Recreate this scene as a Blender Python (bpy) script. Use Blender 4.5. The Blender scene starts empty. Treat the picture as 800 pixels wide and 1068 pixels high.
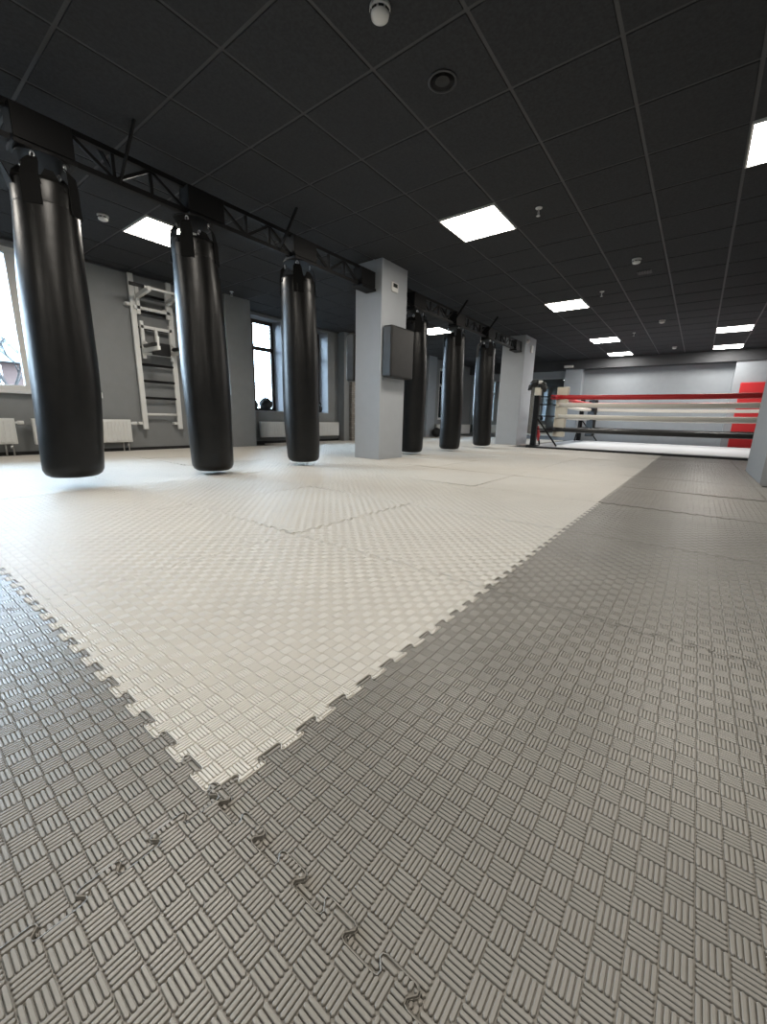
import bpy, bmesh, math, random
import numpy as np
from mathutils import Vector, Matrix
PI = math.pi
S = bpy.context.scene
COL = S.collection

# ------------------------------------------------------------------ camera, world, exposure
cam_data = bpy.data.cameras.new('camera')
cam_data.sensor_fit = 'HORIZONTAL'
cam_data.sensor_width = 36.0
cam_data.lens = 18.852
cam_data.clip_start = 0.02
cam_data.clip_end = 200
cam = bpy.data.objects.new('camera', cam_data)
COL.objects.link(cam)
_R = Vector((0.609692, -0.792322, 0.022408)); _U = Vector((0.165767, 0.155100, 0.973892)); _F = Vector((0.775111, 0.590059, -0.225904))
cam.matrix_world = Matrix(((_R.x, _U.x, -_F.x, -0.25359), (_R.y, _U.y, -_F.y, -0.49824), (_R.z, _U.z, -_F.z, 0.55849), (0, 0, 0, 1)))
S.camera = cam

world = bpy.data.worlds.new('overcast_sky'); S.world = world
world.use_nodes = True
wn = world.node_tree.nodes; wl = world.node_tree.links
bg = wn['Background']
bg.inputs[0].default_value = (0.60, 0.80, 1.0, 1)
bg.inputs[1].default_value = 32.0

S.view_settings.view_transform = 'Standard'
S.view_settings.look = 'None'
S.view_settings.gamma = 1.0
S.view_settings.use_curve_mapping = False
S.view_settings.exposure = 0.0
PANEL_W = 34.0      # radiance of the warm ceiling panels
PANEL_C = 40.0      # radiance of the cooler panels over the ring
try:
    S.cycles.max_bounces = 8
    S.cycles.diffuse_bounces = 5
    S.cycles.transparent_max_bounces = 12
    S.cycles.caustics_reflective = False
    S.cycles.caustics_refractive = False
    S.cycles.use_denoising = True
    S.cycles.denoising_prefilter = 'ACCURATE'
    S.cycles.denoising_input_passes = 'RGB_ALBEDO_NORMAL'
    S.cycles.sample_clamp_indirect = 6
except Exception:
    pass

# ------------------------------------------------------------------ materials
def srgb(r, g, b):
    f = lambda c: (c/255/12.92) if c/255 <= 0.04045 else ((c/255+0.055)/1.055)**2.4
    return (f(r), f(g), f(b), 1)

def mat(name, col, rough=0.6, metal=0.0, spec=0.5, var=0.0, vscale=8.0, bump=0.0, bscale=60.0, coat=0.0):
    m = bpy.data.materials.new(name); m.use_nodes = True
    nt = m.node_tree; b = nt.nodes['Principled BSDF']
    b.inputs['Base Color'].default_value = col
    b.inputs['Roughness'].default_value = rough
    b.inputs['Metallic'].default_value = metal
    b.inputs['Specular IOR Level'].default_value = spec
    b.inputs['Coat Weight'].default_value = coat
    tc = nt.nodes.new('ShaderNodeTexCoord')
    if var > 0:
        n = nt.nodes.new('ShaderNodeTexNoise'); n.inputs['Scale'].default_value = vscale; n.inputs['Detail'].default_value = 5
        nt.links.new(tc.outputs['Object'], n.inputs['Vector'])
        r = nt.nodes.new('ShaderNodeValToRGB')
        r.color_ramp.elements[0].position = 0.3; r.color_ramp.elements[1].position = 0.7
        r.color_ramp.elements[0].color = tuple(c*(1-var) for c in col[:3]) + (1,)
        r.color_ramp.elements[1].color = tuple(min(1, c*(1+var)) for c in col[:3]) + (1,)
        nt.links.new(n.outputs['Fac'], r.inputs['Fac'])
        nt.links.new(r.outputs['Color'], b.inputs['Base Color'])
    if bump > 0:
        n2 = nt.nodes.new('ShaderNodeTexNoise'); n2.inputs['Scale'].default_value = bscale; n2.inputs['Detail'].default_value = 4
        nt.links.new(tc.outputs['Object'], n2.inputs['Vector'])
        bp = nt.nodes.new('ShaderNodeBump'); bp.inputs['Strength'].default_value = bump; bp.inputs['Distance'].default_value = 0.01
        nt.links.new(n2.outputs['Fac'], bp.inputs['Height'])
        nt.links.new(bp.outputs['Normal'], b.inputs['Normal'])
    return m

def emit(name, col, strength):
    m = bpy.data.materials.new(name); m.use_nodes = True
    nt = m.node_tree; nt.nodes.clear()
    e = nt.nodes.new('ShaderNodeEmission'); e.inputs[0].default_value = col; e.inputs[1].default_value = strength
    o = nt.nodes.new('ShaderNodeOutputMaterial'); nt.links.new(e.outputs[0], o.inputs[0])
    m.cycles.emission_sampling = 'FRONT'
    return m

def glass_mat():
    m = bpy.data.materials.new('window_glass'); m.use_nodes = True
    nt = m.node_tree; nt.nodes.clear()
    t = nt.nodes.new('ShaderNodeBsdfTransparent'); g = nt.nodes.new('ShaderNodeBsdfGlossy')
    g.inputs['Roughness'].default_value = 0.02
    f = nt.nodes.new('ShaderNodeFresnel'); f.inputs[0].default_value = 1.35
    mx = nt.nodes.new('ShaderNodeMixShader'); o = nt.nodes.new('ShaderNodeOutputMaterial')
    nt.links.new(f.outputs[0], mx.inputs[0]); nt.links.new(t.outputs[0], mx.inputs[1]); nt.links.new(g.outputs[0], mx.inputs[2])
    nt.links.new(mx.outputs[0], o.inputs[0])
    return m

def brick_mat():
    m = mat('white_brick', srgb(190, 186, 180), 0.8)
    nt = m.node_tree; b = nt.nodes['Principled BSDF']
    tc = nt.nodes.new('ShaderNodeTexCoord'); mp = nt.nodes.new('ShaderNodeMapping')
    mp.inputs['Rotation'].default_value = (PI/2, 0, 0)
    bt = nt.nodes.new('ShaderNodeTexBrick'); bt.inputs['Scale'].default_value = 5.0
    bt.inputs['Color1'].default_value = srgb(150, 146, 140); bt.inputs['Color2'].default_value = srgb(128, 122, 116); bt.inputs['Mortar'].default_value = srgb(104, 100, 96)
    nt.links.new(tc.outputs['Object'], mp.inputs[0]); nt.links.new(mp.outputs[0], bt.inputs[0]); nt.links.new(bt.outputs[0], b.inputs['Base Color'])
    return m

M = dict(
    beige=mat('beige_foam', (0.60, 0.575, 0.525, 1), 0.5, spec=0.4, var=0.03, vscale=3),
    grey=mat('grey_foam', (0.235, 0.222, 0.198, 1), 0.40, spec=0.5, var=0.07, vscale=4),
    ceil=mat('black_ceiling_tile', (0.046, 0.048, 0.052, 1), 0.9, spec=0.2, var=0.15, vscale=60, bump=0.15, bscale=180),
    grid=mat('ceiling_grid', (0.062, 0.063, 0.067, 1), 0.6),
    wall=mat('grey_wall_paint', (0.235, 0.243, 0.246, 1), 0.75, spec=0.3, var=0.03, bump=0.04, bscale=200),
    farwall=mat('grey_far_wall_paint', (0.31, 0.335, 0.36, 1), 0.75, spec=0.3, var=0.03),
    column=mat('light_grey_column_paint', (0.42, 0.445, 0.475, 1), 0.7, spec=0.3, var=0.02),
    pier=mat('mid_grey_paint', (0.29, 0.29, 0.285, 1), 0.7, spec=0.3, var=0.02),
    darkwall=mat('dark_grey_paint', (0.05, 0.052, 0.056, 1), 0.7),
    floor=mat('dark_subfloor', (0.02, 0.02, 0.02, 1), 0.8),
    leather=mat('black_leather', (0.007, 0.0068, 0.0065, 1), 0.34, spec=0.38, var=0.25, vscale=12, bump=0.14, bscale=18),
    leather2=mat('black_leather_seam', (0.009, 0.009, 0.009, 1), 0.5),
    strap=mat('black_webbing', (0.006, 0.006, 0.006, 1), 0.85, spec=0.2),
    steel=mat('black_steel', (0.006, 0.006, 0.0065, 1), 0.5, spec=0.22),
    chrome=mat('zinc_steel', (0.6, 0.6, 0.6, 1), 0.3, metal=1.0),
    white=mat('white_enamel', (0.72, 0.72, 0.70, 1), 0.4),
    plastic=mat('white_plastic', (0.75, 0.75, 0.73, 1), 0.45),
    sill=mat('white_sill', (0.75, 0.76, 0.77, 1), 0.4),
    brown=mat('brown_window_frame', (0.045, 0.032, 0.026, 1), 0.5),
    vinyl=mat('black_vinyl', (0.012, 0.012, 0.012, 1), 0.42, spec=0.5, bump=0.05, bscale=40),
    padv=mat('dark_grey_vinyl', (0.022, 0.022, 0.022, 1), 0.42, spec=0.4, var=0.15, vscale=10, bump=0.08, bscale=14),
    rubber=mat('black_rubber', (0.012, 0.012, 0.012, 1), 0.6),
    red=mat('red_vinyl', (0.52, 0.018, 0.022, 1), 0.5),
    tan=mat('brown_leather', (0.16, 0.075, 0.04, 1), 0.5),
    cream=mat('cream_vinyl', (0.66, 0.62, 0.52, 1), 0.5),
    ropew=mat('white_rope_sleeve', (0.74, 0.71, 0.64, 1), 0.5),
    canvas=mat('pale_ring_canvas', (0.66, 0.68, 0.70, 1), 0.7, var=0.03),
    mirror=mat('mirror_glass', (0.72, 0.78, 0.80, 1), 0.01, metal=1.0),
    grille=mat('black_grille', (0.008, 0.008, 0.008, 1), 0.5),
    glass=glass_mat(), brick=brick_mat(),
    screen=mat('dark_display', (0.03, 0.035, 0.035, 1), 0.25),
    pink=mat('pink_render', (0.055, 0.034, 0.029, 1), 0.9, var=0.05),
    roof=mat('blue_grey_metal_roof', (0.022, 0.032, 0.037, 1), 0.7, var=0.05),
    bark=mat('dark_bark', (0.010, 0.008, 0.007, 1), 0.9),
    ground=mat('wet_asphalt', (0.03, 0.03, 0.03, 1), 0.9, var=0.1, vscale=1),
    panel_w=emit('warm_panel_light', (1.0, 0.93, 0.83, 1), PANEL_W),
    panel_c=emit('cool_panel_light', (1.0, 0.97, 0.92, 1), PANEL_C),
)

# ------------------------------------------------------------------ mesh helpers
class MB:
    def __init__(self): self.bm = bmesh.new()
    def box(self, x0, x1, y0, y1, z0, z1, bevel=0.0, seg=1):
        r = bmesh.ops.create_cube(self.bm, size=1.0)
        vs = r['verts']
        for v in vs:
            v.co = Vector(((x0+x1)/2 + v.co.x*(x1-x0), (y0+y1)/2 + v.co.y*(y1-y0), (z0+z1)/2 + v.co.z*(z1-z0)))
        if bevel > 0:
            es = list({e for v in vs for e in v.link_edges})
            bmesh.ops.bevel(self.bm, geom=es, offset=bevel, segments=seg, affect='EDGES', profile=0.5)
        return self
    def bar(self, a, b, w, h=None, up=(0, 0, 1)):
        """rectangular bar from a to b"""
        a = Vector(a); b = Vector(b); h = h or w
        d = (b-a).normalized(); u = Vector(up)
        if abs(d.dot(u)) > 0.99: u = Vector((0, 1, 0))
        s = d.cross(u).normalized(); t = s.cross(d).normalized()
        vs = []
        for p in (a, b):
            for (i, j) in ((-1, -1), (1, -1), (1, 1), (-1, 1)):
                vs.append(self.bm.verts.new(p + s*(i*w/2) + t*(j*h/2)))
        F = self.bm.faces.new
        F((vs[3], vs[2], vs[1], vs[0])); F((vs[4], vs[5], vs[6], vs[7]))
        for i in range(4):
            j = (i+1) % 4
            F((vs[i], vs[j], vs[4+j], vs[4+i]))
        return self
    def tube(self, pts, r, seg=10, cap=True):
        pts = [Vector(p) for p in pts]
        rr = r if isinstance(r, (list, tuple)) else [r]*len(pts)
        rings = []
        prev = None
        for i, p in enumerate(pts):
            d = (pts[min(i+1, len(pts)-1)] - pts[max(i-1, 0)]).normalized()
            if prev is None:
                u = Vector((0, 0, 1)) if abs(d.z) < 0.9 else Vector((1, 0, 0))
            else: u = prev
            s = d.cross(u).normalized(); u = s.cross(d).normalized(); prev = u
            rings.append([self.bm.verts.new(p + (s*math.cos(2*PI*k/seg) + u*math.sin(2*PI*k/seg))*rr[i]) for k in range(seg)])
        for a, b in zip(rings, rings[1:]):
            for k in range(seg):
                self.bm.faces.new((a[k], a[(k+1) % seg], b[(k+1) % seg], b[k]))
        if cap:
            self.bm.faces.new(rings[0][::-1]); self.bm.faces.new(rings[-1])
        return self
    def lathe(self, prof, seg=32, c=(0, 0, 0), axis='z', fn=None, cap=True):
        rings = []
        for (r, z) in prof:
            ring = []
            for k in range(seg):
                a = 2*PI*k/seg
                q = Vector((r*math.cos(a), r*math.sin(a), z))
                if fn: q = fn(q, a)
                if axis == 'y': q = Vector((q.x, q.z, q.y))
                if axis == 'x': q = Vector((q.z, q.x, q.y))
                ring.append(self.bm.verts.new(q + Vector(c)))
            rings.append(ring)
        for a, b in zip(rings, rings[1:]):
            for k in range(seg):
                self.bm.faces.new((a[k], a[(k+1) % seg], b[(k+1) % seg], b[k]))
        if cap:
            self.bm.faces.new(rings[0][::-1]); self.bm.faces.new(rings[-1])
        return self
    def prism(self, poly, z0, z1):
        a = [self.bm.verts.new((x, y, z0)) for x, y in poly]; b = [self.bm.verts.new((x, y, z1)) for x, y in poly]
        self.bm.faces.new(a[::-1]); self.bm.faces.new(b)
        n = len(poly)
        for i in range(n):
            j = (i+1) % n
            self.bm.faces.new((a[i], a[j], b[j], b[i]))
        return self
    def sphere(self, c, r, sx=1, sy=1, sz=1, u=20, v=14):
        res = bmesh.ops.create_uvsphere(self.bm, u_segments=u, v_segments=v, radius=r)
        for q in res['verts']:
            q.co = Vector((q.co.x*sx, q.co.y*sy, q.co.z*sz)) + Vector(c)
        return self
    def build(self, name, m, parent=None, smooth=False, bevel=0.0, at=None):
        bmesh.ops.recalc_face_normals(self.bm, faces=self.bm.faces[:])
        if at is not None:
            bmesh.ops.translate(self.bm, verts=self.bm.verts[:], vec=-Vector(at))
        me = bpy.data.meshes.new(name)
        self.bm.to_mesh(me); self.bm.free()
        if smooth:
            me.polygons.foreach_set('use_smooth', [True]*len(me.polygons))
        me.materials.append(m)
        o = bpy.data.objects.new(name, me); COL.objects.link(o)
        if at is not None: o.location = at
        if parent is not None:
            o.parent = parent
            o.matrix_parent_inverse = Matrix.Translation(-parent.location) if at is None else Matrix.Identity(4)
        if bevel > 0:
            bv = o.modifiers.new('bevel', 'BEVEL'); bv.width = bevel; bv.segments = 2; bv.limit_method = 'ANGLE'
        return o

def tag(o, label, cat, group=None, kind=None):
    o['label'] = label; o['category'] = cat
    if group: o['group'] = group
    if kind: o['kind'] = kind
    return o
def thing(name, label, cat, loc, group=None):
    o = bpy.data.objects.new(name, None); COL.objects.link(o)
    o.location = loc; o.empty_display_size = 0.1
    return tag(o, label, cat, group)
def struct(name, mb, m, parent=None, **k):
    o = mb.build(name, m, parent, **k)
    o['kind'] = 'structure'
    return o
ORD = ['first', 'second', 'third', 'fourth', 'fifth', 'sixth', 'seventh', 'eighth', 'ninth', 'tenth', 'eleventh', 'twelfth', 'thirteenth', 'fourteenth']

# ------------------------------------------------------------------ room shell
H = 2.5414
GX, GY, T = 1.9576, 1.9377, 0.6
XB, XF = -3.6, 14.62      # near end wall, far wall
YR, YL1, YL2 = -3.4, 6.35, 6.70
HALL = H + 0.30
struct('floor', MB().box(XB-0.3, XF+0.3, YR-0.3, 7.4, -0.10, -0.020), M['floor'])

# windows: (x0, x1, z0, z1, wall y)
W1 = (-0.85, 1.62, 0.80, 2.47)
W2 = (4.60, 5.56, 0.655, 2.47)
W3 = (6.02, 6.90, 0.655, 2.47)
W4 = (9.75, 10.85, 0.60, 2.30)
W5 = (12.15, 13.05, 0.57, 2.26)
def wall_with_holes(x0, x1, y0, y1, holes, m, name, pieces=None):
    mb = MB(); x = x0
    for (a, b, z0, z1) in holes:
        mb.box(x, a, y0, y1, -0.05, HALL)
        mb.box(a, b, y0, y1, -0.05, z0)
        mb.box(a, b, y0, y1, z1, HALL)
        x = b
    mb.box(x, x1, y0, y1, -0.05, HALL)
    return struct(name, mb, m)
wall_with_holes(XB, 4.0, YL1, 6.75, [(-3.3, -1.5, 0.8, 2.47), W1], M['wall'], 'wall_left')
wall_with_holes(4.40, 11.6, YL2, 7.10, [W2, W3, W4], M['wall'], 'wall_left_rear')
wall_with_holes(11.6, XF+0.2, YL2, 6.79, [W5], M['wall'], 'wall_left_far')
struct('wall_left_pilaster', MB().box(3.94, 4.43, 6.15, 7.0, -0.05, HALL), M['wall'])
struct('wall_left_pier', MB().box(7.24, 7.44, 6.50, 6.75, -0.05, HALL), M['wall'])
struct('wall_left_brick_pier', MB().box(7.44, 8.30, 6.42, 6.75, -0.05, HALL), M['brick'])
struct('wall_left_far_pier', MB().box(11.25, 11.75, 6.58, 6.75, -0.05, HALL), M['farwall'])
struct('wall_near', MB().box(XB-0.25, XB, YR-0.2, 7.0, -0.05, HALL), M['wall'])
struct('wall_right', MB().box(XB-0.2, XF+0.2, YR-0.2, YR, -0.05, HALL), M['wall'])
struct('wall_far', MB().box(XF, XF+0.2, YR-0.2, 7.1, -0.05, HALL), M['farwall'])
struct('wall_far_pilaster', MB().box(14.30, XF, 2.72, 3.24, -0.05, 2.27), M['farwall'])
struct('wall_far_corner_pier', MB().box(14.30, XF, YR, -1.02, -0.05, 2.27), M['farwall'])
struct('wall_right_pier', MB().box(5.30, 6.90, -1.70, -1.075, -0.05, HALL), M['pier'])
struct('ceiling_beam', MB().box(14.25, XF, YR, 3.30, 2.25, HALL), M['darkwall'])
struct('ceiling_beam_rear', MB().box(14.40, XF, 3.30, 6.70, 2.25, HALL), M['darkwall'])
struct('baseboard_left', MB().box(XB, 3.94, YL1-0.014, YL1, -0.02, 0.045), M['rubber'])
struct('baseboard_left_rear', MB().box(4.43, 7.24, YL2-0.014, YL2, -0.02, 0.05), M['rubber'])
struct('trim_1', MB().box(XB, 3.94, YL1-0.03, YL1, H-0.03, H), M['grid'])
struct('trim_2', MB().box(4.43, 14.4, YL2-0.03, YL2, H-0.03, H), M['grid'])
for nm, (x0, x1, y0, y1) in dict(column=(4.20, 4.77, 3.00, 3.45), column_rear=(9.70, 10.45, 3.02, 3.57)).items():
    struct('wall_' + nm, MB().box(x0, x1, y0, y1, -0.02, HALL, 0.006), M['column'])

# ceiling: grid plane + tegular tiles; the cells with luminaires stay open
LIGHTS = [  # i, j (grid cell), cool?
    (3, 0, 0), (9, 0, 0), (15, 0, 1), (19, 0, 1),
    (3, 4, 0), (15, 4, 1), (19, 4, 1),
    (0, -5, 0), (10, -5, 0), (-5, -5, 0),
    (-3, 0, 0), (-3, 4, 0), (-8, 0, 0), (-8, 4, 0), (9, 4, 0)]
cells = {(i, j) for i, j, c in LIGHTS}
mb = MB()
ni0, ni1 = -10, 21
nj0, nj1 = -8, 9
for i in range(ni0, ni1):
    for j in range(nj0, nj1):
        x0 = GX + T*i; y1 = GY - T*j; y0 = y1 - T; x1 = x0 + T
        if y0 > 6.7 or (i, j) in cells: continue
        a0, a1, b0, b1 = max(x0+.011, XB), min(x1-.011, 14.4), max(y0+.011, YR), min(y1-.011, 6.7)
        if a1 - a0 < .03 or b1 - b0 < .03: continue
        mb.box(a0, a1, b0, b1, H, H+0.011, 0.0025)
struct('ceiling', mb, M['ceil'])
struct('ceiling_grid', MB().box(XB, XF, YR, 6.75, H+0.006, H+0.05), M['grid'])

def frame_panel(x0, x1, y0, y1, cool, label):
    t = thing('ceiling_light', label, 'ceiling light', ((x0+x1)/2, (y0+y1)/2, H), 'square ceiling panel lights')
    f = MB(); w = 0.014
    z0, z1 = H-0.012, H+0.008
    f.box(x0, x1, y0, y0+w, z0, z1).box(x0, x1, y1-w, y1, z0, z1).box(x0, x0+w, y0+w, y1-w, z0, z1).box(x1-w, x1, y0+w, y1-w, z0, z1)
    f.build('frame', M['plastic'], t)
    d_ = MB()
    d_.bm.faces.new([d_.bm.verts.new(q) for q in ((x0+w, y0+w, z0+.003), (x0+w, y1-w, z0+.003), (x1-w, y1-w, z0+.003), (x1-w, y0+w, z0+.003))])
    o = d_.build('diffuser', M['panel_c' if cool else 'panel_w'], t)
    if o.data.polygons[0].normal.z > 0: o.data.flip_normals()
    MB().box(x0+w, x1-w, y0+w, y1-w, z0+.006, z1).build('housing', M['plastic'], t)
LL = {(3, 0): 'glowing square ceiling panel ahead of the nearer column, large in the middle of the ceiling', (9, 0): 'glowing ceiling panel next one beyond the large middle panel',
      (15, 0): 'glowing ceiling panel over the ring, left front one of four', (19, 0): 'glowing ceiling panel over the ring, left rear one of four',
      (3, 4): 'glowing ceiling panel cut by the right edge of the photo', (15, 4): 'glowing ceiling panel over the ring, right front one of four', (19, 4): 'glowing ceiling panel over the ring, right rear one of four',
      (0, -5): 'glowing ceiling panel between the two nearest punching bags', (10, -5): 'glowing ceiling panel seen between the column and the fifth punching bag',
      (-5, -5): 'ceiling panel behind the viewer on the window side', (-3, 0): 'ceiling panel above the viewer',
      (-3, 4): 'ceiling panel to the right behind the viewer', (-8, 0): 'ceiling panel at the near end of the room', (-8, 4): 'ceiling panel in the near right corner', (9, 4): 'ceiling panel right of the ring walkway behind the pier'}
for i, j, c in LIGHTS:
    x0 = GX + T*i; y1 = GY - T*j
    if (i, j) == (9, 4): continue
    frame_panel(x0+.003, x0+T-.003, y1-T+.003, y1-.003, c, LL[(i, j)])
# fill the skipped cell again
struct('ceiling_tile', MB().box(GX+T*9+.011, GX+T*10-.011, GY-T*5+.011, GY-T*4-.011, H, H+.011), M['ceil'])

# windows
def window(n, W, y, fm, mull, trans=None, depth=0.06, sill=None):
    x0, x1, z0, z1 = W
    fr = MB(); w = 0.07
    fr.box(x0, x1, y, y+depth, z0, z0+w).box(x0, x1, y, y+depth, z1-w, z1).box(x0, x0+w, y, y+depth, z0+w, z1-w).box(x1-w, x1, y, y+depth, z0+w, z1-w)
    for mx, mw in mull: fr.box(mx-mw/2, mx+mw/2, y-0.006, y+depth-0.004, z0+w*.9, z1-w*.9)
    if trans: fr.box(x0+w*.9, x1-w*.9, y+0.004, y+depth-0.008, trans-0.04, trans+0.04)
    o = struct('window_%d' % n, fr, fm, bevel=0.006)
    g = MB().box(x0+w*.8, x1-w*.8, y+depth*.45, y+depth*.45+0.006, z0+w*.8, z1-w*.8).build('glass_pane', M['glass'], o)
    pl = bpy.data.lights.new('window_portal', 'AREA'); pl.shape = 'RECTANGLE'; pl.size = x1-x0; pl.size_y = z1-z0; pl.cycles.is_portal = True
    po = bpy.data.objects.new('window_portal', pl); COL.objects.link(po)
    po.location = ((x0+x1)/2, y+depth+.05, (z0+z1)/2); po.rotation_euler = (-PI/2, 0, 0)
    if sill: MB().box(x0-0.04, x1+0.04, sill, y+0.02, z0-0.035, z0+0.002, 0.006).build('window_sill', M['sill'], o)
    return o
window(1, W1, 6.42, M['white'], [(1.285, 0.15), (0.05, 0.12)], None, 0.08, sill=6.28)
window(2, W2, 6.98, M['brown'], [(5.03, 0.05)], 1.92, 0.06)
window(3, W3, 6.98, M['brown'], [(6.46, 0.05)], 1.92, 0.06)
window(4, W4, 6.98, M['white'], [(10.3, 0.08)], 1.7, 0.06)
window(5, W5, 6.72, M['white'], [(12.55, 0.06)], 1.72, 0.06)
window(6, (-3.3, -1.5, 0.8, 2.47), 6.42, M['white'], [(-2.4, 0.1)], None, 0.08, sill=6.28)
lin = MB()
for (x0, x1, z0, z1) in (W2, W3):
    lin.box(x0-0.001, x1, YL2+0.004, 6.98, z0-0.004, z0+0.012).box(x1-0.012, x1+0.001, YL2+0.004, 6.98, z0, z1).box(x0-0.001, x0+0.012, YL2+0.004, 6.98, z0, z1)
struct('trim_3', lin, M['column'])

# mirror on the far wall
t = thing('wall_mirror', 'wide wall mirror at the far end, left of the ring, reflecting the windows', 'mirror', (14.58, 5.0, 0.12))
MB().box(14.585, 14.60, 3.32, 6.62, 0.12, 2.0).build('mirror_glass', M['mirror'], t)
fr = MB().box(14.58, XF, 3.29, 3.32, 0.09, 2.03).box(14.58, XF, 6.62, 6.65, 0.09, 2.03).box(14.58, XF, 3.32, 6.62, 0.09, 0.12).box(14.58, XF, 3.32, 6.62, 2.0, 2.03)
fr.build('mirror_frame', M['column'], t)
MB().box(14.60, XF, 3.32, 6.62, 0.12, 2.0).build('mirror_backing', M['darkwall'], t)

# ------------------------------------------------------------------ foam mats
P12 = 1/12
AT = 0.0105
def side_pts(n_len, first):
    """tooth polyline along s in [0, n_len]; (s, offset): +AT baseline (inward), -AT tooth tip"""
    n, t = 0.215*P12, 0.30*P12
    out = []
    k = 0
    while (first+k)*P12 + t < n_len + 0.004:
        c = (first+k)*P12
        out += [(c-n-.06*P12, AT), (c-n, AT*.75), (c-n+.004*P12, AT*.35), (c-t, -AT*.45), (c-t+.01*P12, -AT*.85), (c-t+.07*P12, -AT), (c+t-.07*P12, -AT), (c+t-.01*P12, -AT*.85), (c+t, -AT*.45), (c+n-.004*P12, AT*.35), (c+n, AT*.75), (c+n+.06*P12, AT)]
        k += 1
    return out
def mat_outline(w=1.0, d=1.0, teeth='brtl', hole=None):
    pts = []
    # bottom
    bot = [(s, o) for s, o in side_pts(w, .68)] if 'b' in teeth else [(0.02, 0.0), (w-0.02, 0.0)]
    if hole and hole[2] == 'b':
        a, b, _, dep = hole
        bot = [q for q in bot if q[0] < a-.004] + [(a, 0.0), (a, dep), (b, dep), (b, 0.0)] + [q for q in bot if q[0] > b+.004]
    c0 = (AT if 'l' in teeth else 0, AT if 'b' in teeth else 0)
    c1 = (w + (AT if 'r' in teeth else 0), AT if 'b' in teeth else 0)
    c2 = (w + (AT if 'r' in teeth else 0), d + (AT if 't' in teeth else 0))
    c3 = (AT if 'l' in teeth else 0, d + (AT if 't' in teeth else 0))
    pts.append(c0); pts += bot; pts.append(c1)
    if 'r' in teeth: pts += [(w+o, s) for s, o in side_pts(d, .5)]
    pts.append(c2)
    if 't' in teeth: pts += [(s, d+o) for s, o in reversed(side_pts(w, .68))]
    pts.append(c3)
    if 'l' in teeth: pts += [(o, s) for s, o in reversed(side_pts(d, .5))]
    # shrink a little so that the seams stay open
    cx, cy = w/2, d/2
    return [(cx + (x-cx)*(1-.0014/w), cy + (y-cy)*(1-.0014/d)) for x, y in pts]
def inside(px, py, poly):
    r = np.zeros(px.shape, bool)
    n = len(poly)
    for i in range(n):
        x0, y0 = poly[i]; x1, y1 = poly[(i+1) % n]
        if y0 == y1: continue
        c = ((y0 > py) != (y1 > py)) & (px < (x1-x0)*(py-y0)/(y1-y0) + x0)
        r ^= c
    return r
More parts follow.
